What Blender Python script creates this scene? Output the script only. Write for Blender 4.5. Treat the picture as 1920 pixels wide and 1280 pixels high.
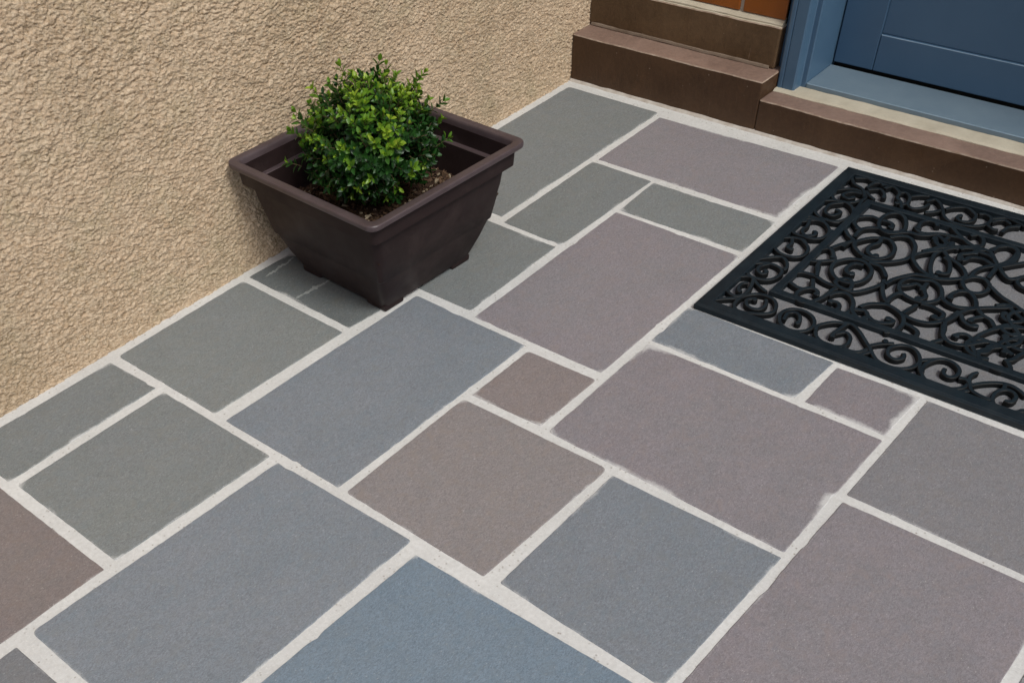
import bpy, bmesh, math, random
import numpy as np
from mathutils import Vector, Matrix, noise
random.seed(7)
for o in list(bpy.data.objects): bpy.data.objects.remove(o, do_unlink=True)
SC = bpy.context.scene
COL = SC.collection
# ------------------------------------------------------------------ camera
cam = bpy.data.cameras.new('camera'); co = bpy.data.objects.new('camera', cam); COL.objects.link(co)
cam.sensor_width = 36.0; cam.sensor_fit = 'HORIZONTAL'
cam.lens = 1881.269/1920*36.0
cam.shift_x = (960-788.64)/1920; cam.shift_y = (1127.31-640)/1920
cam.clip_start = .02; cam.clip_end = 500
RT, DN, FW = (-0.6686235,0.74081253,-0.06433831), (0.59068475,0.47657571,-0.65112758), (-0.45170139,-0.47336285,-0.75623638)
M = Matrix(((RT[0],-DN[0],-FW[0],2.2071),(RT[1],-DN[1],-FW[1],1.5719),(RT[2],-DN[2],-FW[2],1.1),(0,0,0,1)))
co.matrix_world = M
SC.camera = co
# ------------------------------------------------------------------ sky, sun, exposure
SUN_EL = math.radians(52); SUN_DIR = (0.25, 1.0)      # horizontal direction towards the sun
w = bpy.data.worlds.new('World'); SC.world = w; w.use_nodes = True
nt = w.node_tree; nt.nodes.clear()
sky = nt.nodes.new('ShaderNodeTexSky'); sky.sky_type = 'NISHITA'; sky.sun_disc = False
sky.sun_elevation = SUN_EL; sky.sun_rotation = math.atan2(SUN_DIR[0], SUN_DIR[1])
sky.dust_density = 3.5; sky.air_density = 1.0; sky.ozone_density = 1.0
hs = nt.nodes.new('ShaderNodeHueSaturation'); hs.inputs['Saturation'].default_value = .8
bg = nt.nodes.new('ShaderNodeBackground'); bg.inputs['Strength'].default_value = .09
wo = nt.nodes.new('ShaderNodeOutputWorld')
nt.links.new(sky.outputs[0], hs.inputs['Color']); nt.links.new(hs.outputs[0], bg.inputs[0]); nt.links.new(bg.outputs[0], wo.inputs[0])
sl = bpy.data.lights.new('sun', 'SUN'); sl.energy = 1.35; sl.angle = math.radians(16); sl.color = (.965, 1, .955)
so = bpy.data.objects.new('sun', sl); COL.objects.link(so)
dv = Vector((SUN_DIR[0], SUN_DIR[1], math.hypot(*SUN_DIR)*math.tan(SUN_EL)))
so.rotation_euler = dv.to_track_quat('Z', 'Y').to_euler(); so.location = (0, 0, 6)
vs = SC.view_settings; vs.view_transform = 'Standard'; vs.look = 'None'; vs.gamma = 1; vs.use_curve_mapping = False
vs.exposure = 0.38
# ------------------------------------------------------------------ material helpers
def L(r, g, b):     # sRGB 0-255 -> linear
    f = lambda c: (c/255/12.92) if c/255 <= .04045 else ((c/255+.055)/1.055)**2.4
    return (f(r), f(g), f(b), 1)
class Mt:
    def __init__(s, name, rough=.7, spec=.4):
        s.m = bpy.data.materials.new(name); s.m.use_nodes = True; s.t = s.m.node_tree; s.t.nodes.clear()
        s.out = s.n('OutputMaterial'); s.b = s.n('BsdfPrincipled'); s.l(s.b.outputs[0], s.out.inputs[0])
        s.b.inputs['Roughness'].default_value = rough; s.b.inputs['Specular IOR Level'].default_value = spec
        s.co = s.n('TexCoord').outputs['Object']
    def n(s, t): return s.t.nodes.new('ShaderNode'+t)
    def l(s, a, b): s.t.links.new(a, b)
    def noise(s, scale, detail=3, rough=.55, dist=0, vec=None):
        x = s.n('TexNoise'); x.inputs['Scale'].default_value = scale; x.inputs['Detail'].default_value = detail
        x.inputs['Roughness'].default_value = rough; x.inputs['Distortion'].default_value = dist
        s.l(vec or s.co, x.inputs['Vector']); return x.outputs['Fac']
    def vor(s, scale, feature='F1', vec=None, rnd=1):
        x = s.n('TexVoronoi'); x.feature = feature; x.inputs['Scale'].default_value = scale; x.inputs['Randomness'].default_value = rnd
        s.l(vec or s.co, x.inputs['Vector']); return x.outputs['Distance']
    def scaled(s, sc, rot=(0, 0, 0)):
        x = s.n('Mapping'); x.inputs['Scale'].default_value = sc; x.inputs['Rotation'].default_value = rot
        s.l(s.co, x.inputs['Vector']); return x.outputs[0]
    def ramp(s, fac, pts):
        x = s.n('ValToRGB'); e = x.color_ramp.elements
        while len(e) < len(pts): e.new(.5)
        for i, (p, c) in enumerate(pts):
            e[i].position = p; e[i].color = c if hasattr(c, '__len__') else (c, c, c, 1)
        s.l(fac, x.inputs[0]); return x.outputs[0]
    def mix(s, fac, a, b, mode='MIX'):
        x = s.n('MixRGB'); x.blend_type = mode
        for k, v in ((0, fac), (1, a), (2, b)):
            if hasattr(v, 'is_linked'): s.l(v, x.inputs[k])
            else: x.inputs[k].default_value = v
        return x.outputs[0]
    def math(s, op, a, b=0):
        x = s.n('Math'); x.operation = op
        for k, v in ((0, a), (1, b)):
            if hasattr(v, 'is_linked'): s.l(v, x.inputs[k])
            else: x.inputs[k].default_value = v
        return x.outputs[0]
    def bump(s, h, strength=.3, dist=.002, normal=None):
        x = s.n('Bump'); x.inputs['Strength'].default_value = strength; x.inputs['Distance'].default_value = dist
        s.l(h, x.inputs['Height'])
        if normal: s.l(normal, x.inputs['Normal'])
        s.l(x.outputs[0], s.b.inputs['Normal']); return x.outputs[0]
    def color(s, c):
        if hasattr(c, 'is_linked'): s.l(c, s.b.inputs['Base Color'])
        else: s.b.inputs['Base Color'].default_value = c
def mul(c, k): return (c[0]*k, c[1]*k, c[2]*k, 1)
GROUT = L(217, 216, 214)
def grout_mat():
    m = Mt('mortar', .9, .25)
    c = m.mix(m.ramp(m.noise(7, 4, .65), [(.3, 0), (.7, 1)]), mul(GROUT, .84), mul(GROUT, 1.06))
    c = m.mix(m.ramp(m.noise(150, 4, .75), [(.35, .0), (.68, .8)]), c, L(192, 190, 186))
    c = m.mix(m.ramp(m.noise(300, 2, .6), [(.5, .0), (.7, .5)]), c, L(232, 231, 228))
    sp = m.ramp(m.vor(110), [(.0, 1), (.24, 0)])
    sp2 = m.math('MULTIPLY', sp, m.ramp(m.noise(38, 2), [(.46, 0), (.55, .95)]))
    c = m.mix(sp2, c, L(128, 118, 104))
    m.color(c); m.bump(m.math('ADD', m.noise(200, 4, .7), m.math('MULTIPLY', m.noise(40, 2), 2)), .4, .0018)
    return m.m
def stone_mat(name, rgb, tint, smear=.5, seed=0.0):
    col = L(*rgb)
    m = Mt(name, .78, .3)
    mp = m.n('Mapping'); mp.inputs['Location'].default_value = (seed*3.1, seed*1.7, seed); m.l(m.co, mp.inputs[0]); v = mp.outputs[0]
    c = m.mix(m.ramp(m.noise(4.5, 3, .6, .3, v), [(.35, 0), (.68, 1)]), col, tint)
    c = m.mix(m.ramp(m.noise(17, 6, .75, .6, v), [(.36, 0), (.66, .5)]), c, mul(col, 1.14))
    c = m.mix(m.ramp(m.noise(8, 5, .7, 1.5, v), [(.52, 0), (.7, .35)]), c, mul(tint, .84))
    g = m.n('Mapping'); g.inputs['Scale'].default_value = (1, 2.0, 1); g.inputs['Rotation'].default_value = (0, 0, .5+seed); m.l(v, g.inputs[0]); gv = g.outputs[0]
    c = m.mix(m.ramp(m.noise(190, 3, .8, 1.4, gv), [(.40, .0), (.60, 1)]), mul_node(m, c, .79), mul_node(m, c, 1.20))
    c = m.mix(m.ramp(m.noise(42, 5, .75, .8, v), [(.48, 0), (.68, .55)]), c, L(rgb[0]+6, rgb[1]+2, rgb[2]-4))
    c = m.mix(m.ramp(m.noise(36, 5, .75, .8, gv), [(.50, 0), (.70, .5)]), c, L(rgb[0]-5, rgb[1]+1, rgb[2]+3))
    st = m.ramp(m.noise(120, 2, .5, 2.5, gv), [(.66, 0), (.74, .4)])
    c = m.mix(st, c, mul_node(m, c, 1.35))
    fl = m.math('MULTIPLY', m.ramp(m.vor(105, vec=gv), [(.0, 1), (.2, 0)]), m.ramp(m.noise(60, 2, vec=v), [(.44, 0), (.6, .55)]))
    c = m.mix(fl, c, mul(L(198, 196, 190), 1))
    dk = m.math('MULTIPLY', m.ramp(m.vor(80, vec=v), [(.0, 1), (.14, 0)]), m.ramp(m.noise(35, 2, vec=v), [(.48, 0), (.62, .6)]))
    c = m.mix(dk, c, mul(col, .55))
    # mortar film left on the stone's edge when it was pointed
    at = m.n('Attribute'); at.attribute_name = 'edge'
    e = at.outputs['Fac']        # 0 at the edge, 1 from 3 cm inwards
    big = m.ramp(m.noise(7, 2, .5, 0, v), [(.50, 0), (.72, smear)])
    n2 = m.noise(110, 5, .75, 1.2, v)
    lim = m.math('SUBTRACT', m.math('ADD', m.math('MULTIPLY', big, .36), m.ramp(m.noise(19, 2, .5, 0, v), [(.38, 0), (.66, .20)])), .09)
    d = m.math('SUBTRACT', m.math('ADD', lim, m.math('MULTIPLY', m.math('SUBTRACT', n2, .5), .5)), e)
    mask = m.ramp(d, [(.0, 0), (.3, .72)])
    c = m.mix(mask, c, mul(GROUT, .95))
    m.color(c)
    m.bump(m.math('ADD', m.noise(260, 4, .7, .5, gv), m.math('MULTIPLY', m.noise(22, 3, vec=v), 2.5)), .35, .0012)
    return m.m
def mul_node(m, c, k):
    x = m.n('MixRGB'); x.blend_type = 'MULTIPLY'; x.inputs[0].default_value = 1; m.l(c, x.inputs[1]); x.inputs[2].default_value = (k, k, k, 1); return x.outputs[0]
def stucco_mat():
    m = Mt('stucco', .92, .2)
    # rough-cast relief: short overlapping trowel flecks
    wv = m.n('TexNoise'); wv.inputs['Scale'].default_value = 24; wv.inputs['Detail'].default_value = 2; m.l(m.co, wv.inputs['Vector'])
    sub = m.n('VectorMath'); sub.operation = 'SUBTRACT'; m.l(wv.outputs['Color'], sub.inputs[0]); sub.inputs[1].default_value = (.5, .5, .5)
    scl = m.n('VectorMath'); scl.operation = 'SCALE'; m.l(sub.outputs[0], scl.inputs[0]); scl.inputs['Scale'].default_value = .014
    add = m.n('VectorMath'); add.operation = 'ADD'; m.l(m.co, add.inputs[0]); m.l(scl.outputs[0], add.inputs[1])
    mp = m.n('Mapping'); mp.inputs['Rotation'].default_value = (0, .35, 0); mp.inputs['Scale'].default_value = (.62, 1, 1.35); m.l(add.outputs[0], mp.inputs[0])
    v = mp.outputs[0]
    v1 = m.n('TexVoronoi'); v1.feature = 'F1'; v1.inputs['Scale'].default_value = 190; m.l(v, v1.inputs['Vector'])
    v2 = m.n('TexVoronoi'); v2.feature = 'F1'; v2.inputs['Scale'].default_value = 100; m.l(v, v2.inputs['Vector'])
    a = m.math('SUBTRACT', 1, v1.outputs['Distance']); a2 = m.math('SUBTRACT', 1, v2.outputs['Distance'])
    b = m.noise(175, 5, .68, 1.2, v)
    rg = m.n('TexNoise'); rg.noise_type = 'RIDGED_MULTIFRACTAL'; rg.inputs['Scale'].default_value = 90; rg.inputs['Detail'].default_value = 4; m.l(v, rg.inputs['Vector'])
    rgc = m.math('MINIMUM', rg.outputs['Fac'], 2.2)
    h = m.math('ADD', m.math('MULTIPLY', a, .42), m.math('MULTIPLY', b, 1.15))
    h = m.math('ADD', h, m.math('MULTIPLY', a2, .30))
    h = m.math('ADD', h, m.math('MULTIPLY', rgc, .10))
    h = m.math('ADD', h, m.math('MULTIPLY', m.noise(22, 4), 1.1))
    c = m.mix(m.ramp(m.noise(3.2, 4, .6), [(.35, 0), (.7, 1)]), L(187, 161, 132), L(203, 179, 152))
    c = m.mix(m.ramp(m.noise(10, 4, .65), [(.5, 0), (.7, .7)]), c, L(172, 158, 128))
    c = m.mix(m.ramp(m.noise(13, 4, .65, 0, m.scaled((1.3, 1, .8))), [(.58, 0), (.75, .4)]), c, L(190, 160, 134))
    c = m.mix(m.ramp(m.noise(170, 4, .7), [(.4, .0), (.64, .75)]), c, L(224, 204, 178))
    c = m.mix(m.ramp(b, [(.34, .75), (.47, 0)]), c, L(132, 106, 76))
    c = m.mix(m.ramp(m.noise(5, 5, .7, .6, m.scaled((1, 1, .5))), [(.5, 0), (.72, .3)]), c, L(150, 134, 108))
    m.color(c)
    m.bump(m.math('ADD', m.noise(330, 4, .75), m.math('MULTIPLY', b, .8)), .9, .0022)
    dn = m.n('Displacement'); dn.inputs['Midlevel'].default_value = 1.35; dn.inputs['Scale'].default_value = STUCCO_DEPTH
    m.l(h, dn.inputs['Height']); m.l(dn.outputs[0], m.out.inputs['Displacement'])
    m.m.displacement_method = 'DISPLACEMENT'
    return m.m
STUCCO_DEPTH = .0092
def painted_stone(name, base, light, speck=.7):
    m = Mt(name, .5, .32)
    wear = m.ramp(m.noise(5, 6, .7, .8), [(.52, 0), (.72, .6)])
    c = m.mix(m.ramp(m.noise(7, 4, .6), [(.35, 0), (.7, 1)]), base, light)
    c = m.mix(m.ramp(m.noise(130, 3, .6), [(.4, 0), (.7, .25)]), c, mul(light, 1.5))
    c = m.mix(wear, c, mul(light, 1.45))
    sp = m.math('MULTIPLY', m.ramp(m.vor(60), [(.0, 1), (.11, 0)]), m.ramp(m.noise(19, 2), [(.52, 0), (.6, speck)]))
    c = m.mix(sp, c, L(176, 158, 140))
    sc = m.math('MULTIPLY', m.ramp(m.noise(90, 2, .5, 0, m.scaled((1, 1, .12), (.5, 0, 0))), [(.70, 0), (.74, .6)]), m.ramp(m.noise(8, 2), [(.5, 0), (.6, 1)]))
    c = m.mix(sc, c, L(140, 118, 100))
    m.color(c); m.bump(m.math('ADD', m.noise(180, 3), m.math('MULTIPLY', m.noise(14, 3), 3)), .25, .0012)
    m.l(m.ramp(m.noise(30, 3), [(.3, .42), (.7, .68)]), m.b.inputs['Roughness'])
    return m.m
def simple(name, a, b, scale=8, rough=.6, spec=.4, bs=.2, bsc=220, bd=.0008):
    m = Mt(name, rough, spec)
    m.color(m.mix(m.ramp(m.noise(scale, 4, .6), [(.3, 0), (.7, 1)]), a, b))
    m.bump(m.noise(bsc, 3), bs, bd)
    return m.m
def leaf_mat(name, a, b, c3):
    m = Mt(name, .38, .5)
    gi = m.n('Attribute'); gi.attribute_name = 'tint'
    m.color(m.ramp(gi.outputs['Fac'], [(0, a), (.6, b), (1, c3)]))
    m.b.inputs['Subsurface Weight'].default_value = 0
    tr = m.n('BsdfTranslucent'); m.l(m.ramp(gi.outputs['Fac'], [(0, mul(a, 1.6)), (1, mul(c3, 1.5))]), tr.inputs['Color'])
    mx = m.n('MixShader'); mx.inputs[0].default_value = .22
    m.l(m.b.outputs[0], mx.inputs[1]); m.l(tr.outputs[0], mx.inputs[2]); m.l(mx.outputs[0], m.out.inputs[0])
    return m.m
# ------------------------------------------------------------------ object helpers
def link(name, me, mat=None, parent=None, smooth=False):
    o = bpy.data.objects.new(name, me); COL.objects.link(o)
    if mat: me.materials.append(mat)
    if parent: o.parent = parent
    if smooth: me.polygons.foreach_set('use_smooth', [True]*len(me.polygons))
    return o
def mesh(name, V, F, mat=None, parent=None, smooth=False):
    me = bpy.data.meshes.new(name); me.from_pydata([tuple(v) for v in V], [], F); me.validate(); me.update()
    return link(name, me, mat, parent, smooth)
def bmobj(name, bm, mat=None, parent=None, smooth=False):
    bmesh.ops.recalc_face_normals(bm, faces=bm.faces)
    me = bpy.data.meshes.new(name); bm.to_mesh(me); bm.free(); return link(name, me, mat, parent, smooth)
def empty(name, loc=(0, 0, 0)):
    o = bpy.data.objects.new(name, None); COL.objects.link(o); o.location = loc; o.empty_display_size = .05; return o
def tag(o, label=None, cat=None, kind=None, group=None):
    if label: o['label'] = label
    if cat: o['category'] = cat
    if kind: o['kind'] = kind
    if group: o['group'] = group
    return o
def reparent(o, p):     # keep world coordinates under a parent that stands elsewhere
    o.parent = p; o.matrix_parent_inverse = Matrix.Translation(-Vector(p.location)); return o
def box(bm, a, b, bev=0, wob=0, cuts=0):
    r = bmesh.ops.create_cube(bm, size=1)
    vs_ = r['verts']
    for v in vs_:
        v.co = Vector([(a[i]+b[i])/2 + v.co[i]*(b[i]-a[i]) for i in range(3)])
    es = list({e for v in vs_ for e in v.link_edges})
    if bev: bmesh.ops.bevel(bm, geom=es, offset=bev, segments=2, profile=.6, affect='EDGES')
def wobble(bm, amp, sc, cut=None):
    if cut:
        for _ in range(cut): pass
    for v in bm.verts:
        n = noise.noise_vector(v.co*sc); v.co += Vector(n)*amp
def cutlong(bm, axis, step, lo, hi):
    x = lo+step
    no = [0, 0, 0]; no[axis] = 1
    while x < hi-1e-4:
        pc = [0, 0, 0]; pc[axis] = x
        bmesh.ops.bisect_plane(bm, geom=bm.verts[:]+bm.edges[:]+bm.faces[:], plane_co=pc, plane_no=no)
        x += step
# ------------------------------------------------------------------ ground and paving
MG = grout_mat()
g = mesh('ground', [(-8, -8, -.06), (14, -8, -.06), (14, 14, -.06), (-8, 14, -.06)], [(0, 1, 2, 3)], simple('concrete', L(150, 148, 142), L(172, 168, 160), 2, .9))
tag(g, kind='structure')
PU, PV = 3.4, 3.2
bm = bmesh.new(); box(bm, (-.05, -.05, -.05), (PU, PV, 0)); pav = bmobj('pavement', bm, MG); tag(pav, kind='structure')
BLUE, GRN, PUR, BRN, BRT, DRK, BRM = (119,125,132), (121,124,125), (132,125,129), (123,113,112), (113,127,140), (112,114,118), (132,125,124)
TT = {BLUE: (125,128,134), GRN: (123,126,124), PUR: (128,125,128), BRN: (128,120,117), BRT: (119,131,142), DRK: (118,117,119), BRM: (131,126,127)}
# u0, v0 (left/top ends) as four corners: (u high,v low) (u low,v low) (u low,v high) (u high,v high)
SL = [
 ('green grey slab in the corner between the stucco wall and the brown step', GRN, [(.630,.028),(.040,.028),(.042,.287),(.630,.287)], .5),
 ('purple slab along the brown step', PUR, [(.306,.314),(.060,.311),(.050,.755),(.305,.755)], .9),
 ('narrow grey slab beside the corner slab', GRN, [(.646,.314),(.330,.310),(.331,.460),(.650,.459)], .3),
 ('narrow grey slab below the purple slab by the step', GRN, [(.465,.483),(.335,.476),(.331,.761),(.461,.765)], .5),
 ('purple slab left of the mat', PUR, [(.951,.489),(.486,.483),(.487,.767),(.950,.772)], .2),
 ('green grey slab right of the planter', GRN, [(.942,.20),(.668,.20),(.669,.454),(.940,.462)], .9),
 ('', GRN, [(.985,.028),(.657,.028),(.657,.175),(.985,.175)], .3),
 ('blue grey slab in front of the planter', BLUE, [(1.452,.341),(.971,.351),(.974,.614),(1.451,.613)], .3),
 ('green grey slab by the stucco wall, left of the planter', GRN, [(1.452,.031),(1.143,.028),(1.147,.312),(1.451,.303)], .4),
 ('dark grey slab half under the planter', (98,102,103), [(1.117,.027),(1.012,.030),(1.022,.322),(1.121,.312)], .6),
 ('narrow grey slab by the foot of the stucco wall at the left', GRN, [(1.786,.030),(1.482,.033),(1.478,.158),(1.786,.161)], .5),
 ('green grey slab at the left', GRN, [(1.781,.190),(1.476,.188),(1.475,.466),(1.781,.455)], .8),
 ('brown slab at the left edge', BRN, [(2.28,.03),(1.811,.03),(1.811,.458),(2.28,.458)], .3),
 ('large blue grey slab at the lower left', BLUE, [(1.948,.484),(1.478,.498),(1.472,.786),(1.948,.786)], .4),
 ('', DRK, [(2.29,.485),(1.986,.490),(1.984,.785),(2.29,.785)], .3),
 ('bright blue slab at the bottom', BRT, [(1.95,.812),(1.490,.820),(1.482,1.225),(1.95,1.225)], .7),
 ('brown slab in the middle', BRM, [(1.450,.638),(1.161,.634),(1.157,.926),(1.452,.919)], .4),
 ('small brown slab', (131,122,121), [(1.135,.639),(.984,.637),(.979,.777),(1.129,.776)], .5),
 ('large purple slab in the middle', PUR, [(1.133,.803),(.837,.797),(.833,1.231),(1.140,1.232)], 1.3),
 ('blue grey slab in front of the mat', BLUE, [(.816,.796),(.695,.793),(.692,1.075),(.813,1.068)], .9),
 ('small purple slab in front of the mat', PUR, [(.810,1.095),(.701,1.094),(.695,1.232),(.812,1.228)], 1.2),
 ('dark grey slab at the right edge', (122,120,123), [(.974,1.253),(.696,1.252),(.696,1.54),(.974,1.54)], .2),
 ('purple slab at the bottom right', PUR, [(1.444,1.254),(1.001,1.257),(.995,1.558),(1.444,1.560)], .5),
 ('blue grey slab at the bottom', BLUE, [(1.446,.954),(1.165,.950),(1.160,1.234),(1.456,1.230)], .7),
 ('', (118,118,121), [(.668,.795),(.045,.795),(.045,1.40),(.668,1.40)], .4),
 ('', PUR, [(.335,1.425),(.045,1.425),(.045,1.70),(.335,1.70)], .4),
]
# slabs outside the picture, laid in the same module
rs = random.Random(3)
for (a0, a1, b0, b1) in [(.362,.668,1.425,1.86), (.696,.974,1.565,1.86), (1.0,1.444,1.585,1.86), (1.47,1.95,1.25,1.56), (1.47,1.77,1.585,1.86), (1.80,2.29,1.585,1.86),
    (1.975,2.29,.81,1.23), (1.975,2.29,1.25,1.56), (.045,.335,1.725,2.16), (.362,.80,1.885,2.16), (.83,1.28,1.885,2.16), (1.31,1.60,1.885,2.16), (1.63,2.29,1.885,2.16)]:
    SL.append(('', rs.choice([BLUE, GRN, PUR, BRN, DRK]), [(a1, b0), (a0, b0), (a0, b1), (a1, b1)], .4))
for i in range(3):
    for j in range(7):
        a0 = 2.315+i*.36; b0 = .03+j*.44
        SL.append(('', rs.choice([BLUE, GRN, PUR, BRN, DRK]), [(a0+.335, b0), (a0, b0), (a0, b0+.415), (a0+.335, b0+.415)], .4))
for j in range(2):
    for i in range(5):
        a0 = .045+i*.452; b0 = 2.185+j*.46
        SL.append(('', rs.choice([BLUE, GRN, PUR, BRN, DRK]), [(a0+.425, b0), (a0, b0), (a0, b0+.435), (a0+.425, b0+.435)], .4))
def slab(idx, label, col, C4, smear):
    r = random.Random(idx+40)
    P = [Vector((c[0], c[1])) for c in C4]
    cen = sum(P, Vector((0, 0)))/4
    P = [p + Vector((math.copysign(.0042, p.x-cen.x), math.copysign(.0042, p.y-cen.y))) for p in P]
    out = []
    for k in range(4):
        A, B, Cn = P[k-1], P[k], P[(k+1) % 4]
        e1 = (A-B).normalized(); e2 = (Cn-B).normalized()
        rad = r.choice([.0015, .002, .0025, .004, .008]) * (1 if r.random() < .8 else 1.5)
        for t in range(5):
            an = t/4
            q = B + e1*rad*(1-an)**2 + e2*rad*an**2
            out.append(q)
        start = B + e2*rad; nxt = P[(k+1) % 4]; end = nxt - e2*.012
        n = int((end-start).length/.008)
        for t in range(1, n):
            q = start.lerp(end, t/n); nrm = Vector((-e2.y, e2.x))
            s = idx*7.3+k*3.1
            d = noise.noise(Vector((q.x*9+s, q.y*9, 0)))*.0010 + noise.noise(Vector((q.x*60+s, q.y*60, 3)))*.0008
            chip = noise.noise(Vector((q.x*26+s, q.y*26, 9)))
            if chip > .42: d2 = (chip-.42)*.012
            else: d2 = 0
            v = (cen-q).normalized()
            out.append(q + nrm*d + v*d2)
    n = len(out)
    def ring(dd):
        res = []
        for i in range(n):
            q = out[i]; res.append(q)
        # inset by pulling each coordinate towards the centre by at most dd along each axis
        res2 = []
        us = [p.x for p in P]; vs2 = [p.y for p in P]
        u0, u1, v0, v1 = min(us)+dd, max(us)-dd, min(vs2)+dd, max(vs2)-dd
        for q in res:
            x = cen.x+(q.x-cen.x)*(1-dd/((max(us)-min(us))/2)); y = cen.y+(q.y-cen.y)*(1-dd/((max(vs2)-min(vs2))/2))
            res2.append(Vector((x, y)))
        return res2
    tilt = (r.uniform(-.0008, .0008), r.uniform(-.0008, .0008)); top = .0012+r.uniform(0, .0006)
    levels = [(0, -.004, 0), (0, top-.0012, 0), (.0012, top, .04), (.006, top+.0002, .2), (.014, top+.0003, .47), (.030, top+.0003, 1), (.055, top+.0003, 1)]
    V = []; F = []; E = []
    CK = [(p, r.choice([0, .3, .75, .85, .92])) for p in P]
    for (dd, z, e_) in levels:
        R_ = ring(dd) if dd else out
        for q in R_:
            e = e_
            for (cp, ck) in CK:
                gk = ck*math.exp(-((q-cp).length/.015)**2); e = e*(1-gk)-.20*gk
            V.append((q.x, q.y, z + tilt[0]*(q.x-cen.x)*4 + tilt[1]*(q.y-cen.y)*4)); E.append(e)
    for L_ in range(len(levels)-1):
        for i in range(n):
            j = (i+1) % n
            F.append((L_*n+i, L_*n+j, (L_+1)*n+j, (L_+1)*n+i))
    F.append(tuple(range((len(levels)-1)*n, len(levels)*n)))
    me = bpy.data.meshes.new('paving_slab'); me.from_pydata(V, [], F); 
    at = me.attributes.new('edge', 'FLOAT', 'POINT'); at.data.foreach_set('value', E)
    bm = bmesh.new(); bm.from_mesh(me); bmesh.ops.recalc_face_normals(bm, faces=bm.faces); bm.to_mesh(me); bm.free()
    jit = [r.uniform(-5, 5) for _ in range(1)][0]
    c = tuple(x+jit*.5 for x in col); t = TT.get(col, tuple(x+3 for x in col))
    m = stone_mat('bluestone', c, L(*[x+jit for x in t]), smear, idx*.61)
    o = link('paving_slab', me, m, pav)
    if label: o['label'] = label
    return o
SO = [slab(i, *s) for i, s in enumerate(SL)]
# two thin mortar smears on the dark slab by the planter
def smear(pts, wd, parent, seed):
    r = random.Random(seed); V = []; F = []
    N = 40; a, b = Vector(pts[0]), Vector(pts[1]); d = (b-a); nn = Vector((-d.y, d.x)).normalized()
    for i in range(N+1):
        t = i/N; c = a+d*t; ww = wd*(.35+.65*abs(noise.noise(Vector((t*9, seed, 0))))*2)*(math.sin(math.pi*min(1, t*1.02+.01))**.4)
        c2 = c+nn*noise.noise(Vector((t*5, seed, 5)))*.003
        V += [(c2.x+nn.x*ww, c2.y+nn.y*ww, .0026), (c2.x-nn.x*ww, c2.y-nn.y*ww, .0026)]
        if i: F.append((2*i-2, 2*i-1, 2*i+1, 2*i))
    return mesh('mortar_smear', V, F, MSM, parent)
_m = Mt('mortar film', .9, .2); _m.color(L(160, 164, 162)); _tr = _m.n('BsdfTransparent'); _mx = _m.n('MixShader')
_m.l(_m.ramp(_m.noise(140, 4, .7), [(.25, .45), (.5, .9)]), _mx.inputs[0]); _m.l(_tr.outputs[0], _mx.inputs[1]); _m.l(_m.b.outputs[0], _mx.inputs[2]); _m.l(_mx.outputs[0], _m.out.inputs[0])
MSM = _m.m
smear([(1.102, .052), (1.014, .046)], .0060, SO[9], 2); smear([(1.119, .160), (1.02, .170)], .0072, SO[9], 5)
# ------------------------------------------------------------------ stucco wall (faces +V)
MS = stucco_mat()
def grid_wall():
    U0, U1, Z0, Z1, st = -.20, 2.05, -.012, .84, .0015
    nu, nz = int((U1-U0)/st), int((Z1-Z0)/st)
    us, zs = np.linspace(U0, U1, nu+1), np.linspace(Z0, Z1, nz+1)
    X, Z = np.meshgrid(us, zs)
    # the render thins out and rounds off where it meets the paving
    Y = np.full_like(X, .001)
    co_ = np.stack([X.ravel(), Y.ravel(), Z.ravel()], 1)
    n = nu+1
    i, j = np.meshgrid(np.arange(nu), np.arange(nz)); a = (j*n+i).ravel()
    q = np.stack([a, a+n, a+n+1, a+1], 1)
    # coarse rest of the wall, joined on: left, above
    ex = [(U1, .001, Z0), (3.4, .001, Z0), (3.4, .001, Z1), (U1, .001, Z1), (-.20, .001, Z1), (3.4, .001, 2.5), (-.20, .001, 2.5),
          (-.20, -.25, 2.5), (3.4, -.25, 2.5), (3.4, -.25, Z0), (-.20, -.25, Z0), (-.20,.001,Z0)]
    b0 = len(co_); co_ = np.vstack([co_, np.array(ex)])
    fq = np.vstack([q, np.array([[b0, b0+3, b0+2, b0+1], [b0+4, b0+6, b0+5, b0+2], [b0+6, b0+7, b0+8, b0+5], [b0+1, b0+5, b0+8, b0+9], [b0+10, b0+7, b0+6, b0+11]])])
    me = bpy.data.meshes.new('stucco_wall')
    me.vertices.add(len(co_)); me.vertices.foreach_set('co', co_.astype('f').ravel())
    me.loops.add(len(fq)*4); me.loops.foreach_set('vertex_index', fq.astype('i').ravel())
    me.polygons.add(len(fq)); me.polygons.foreach_set('loop_start', np.arange(0, len(fq)*4, 4, dtype='i'))
    me.polygons.foreach_set('use_smooth', np.ones(len(fq), bool))
    me.update(calc_edges=True); me.validate()
    return link('stucco_wall', me, MS)
tag(grid_wall(), 'sand coloured rough-cast stucco wall behind the planter', 'wall')
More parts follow.
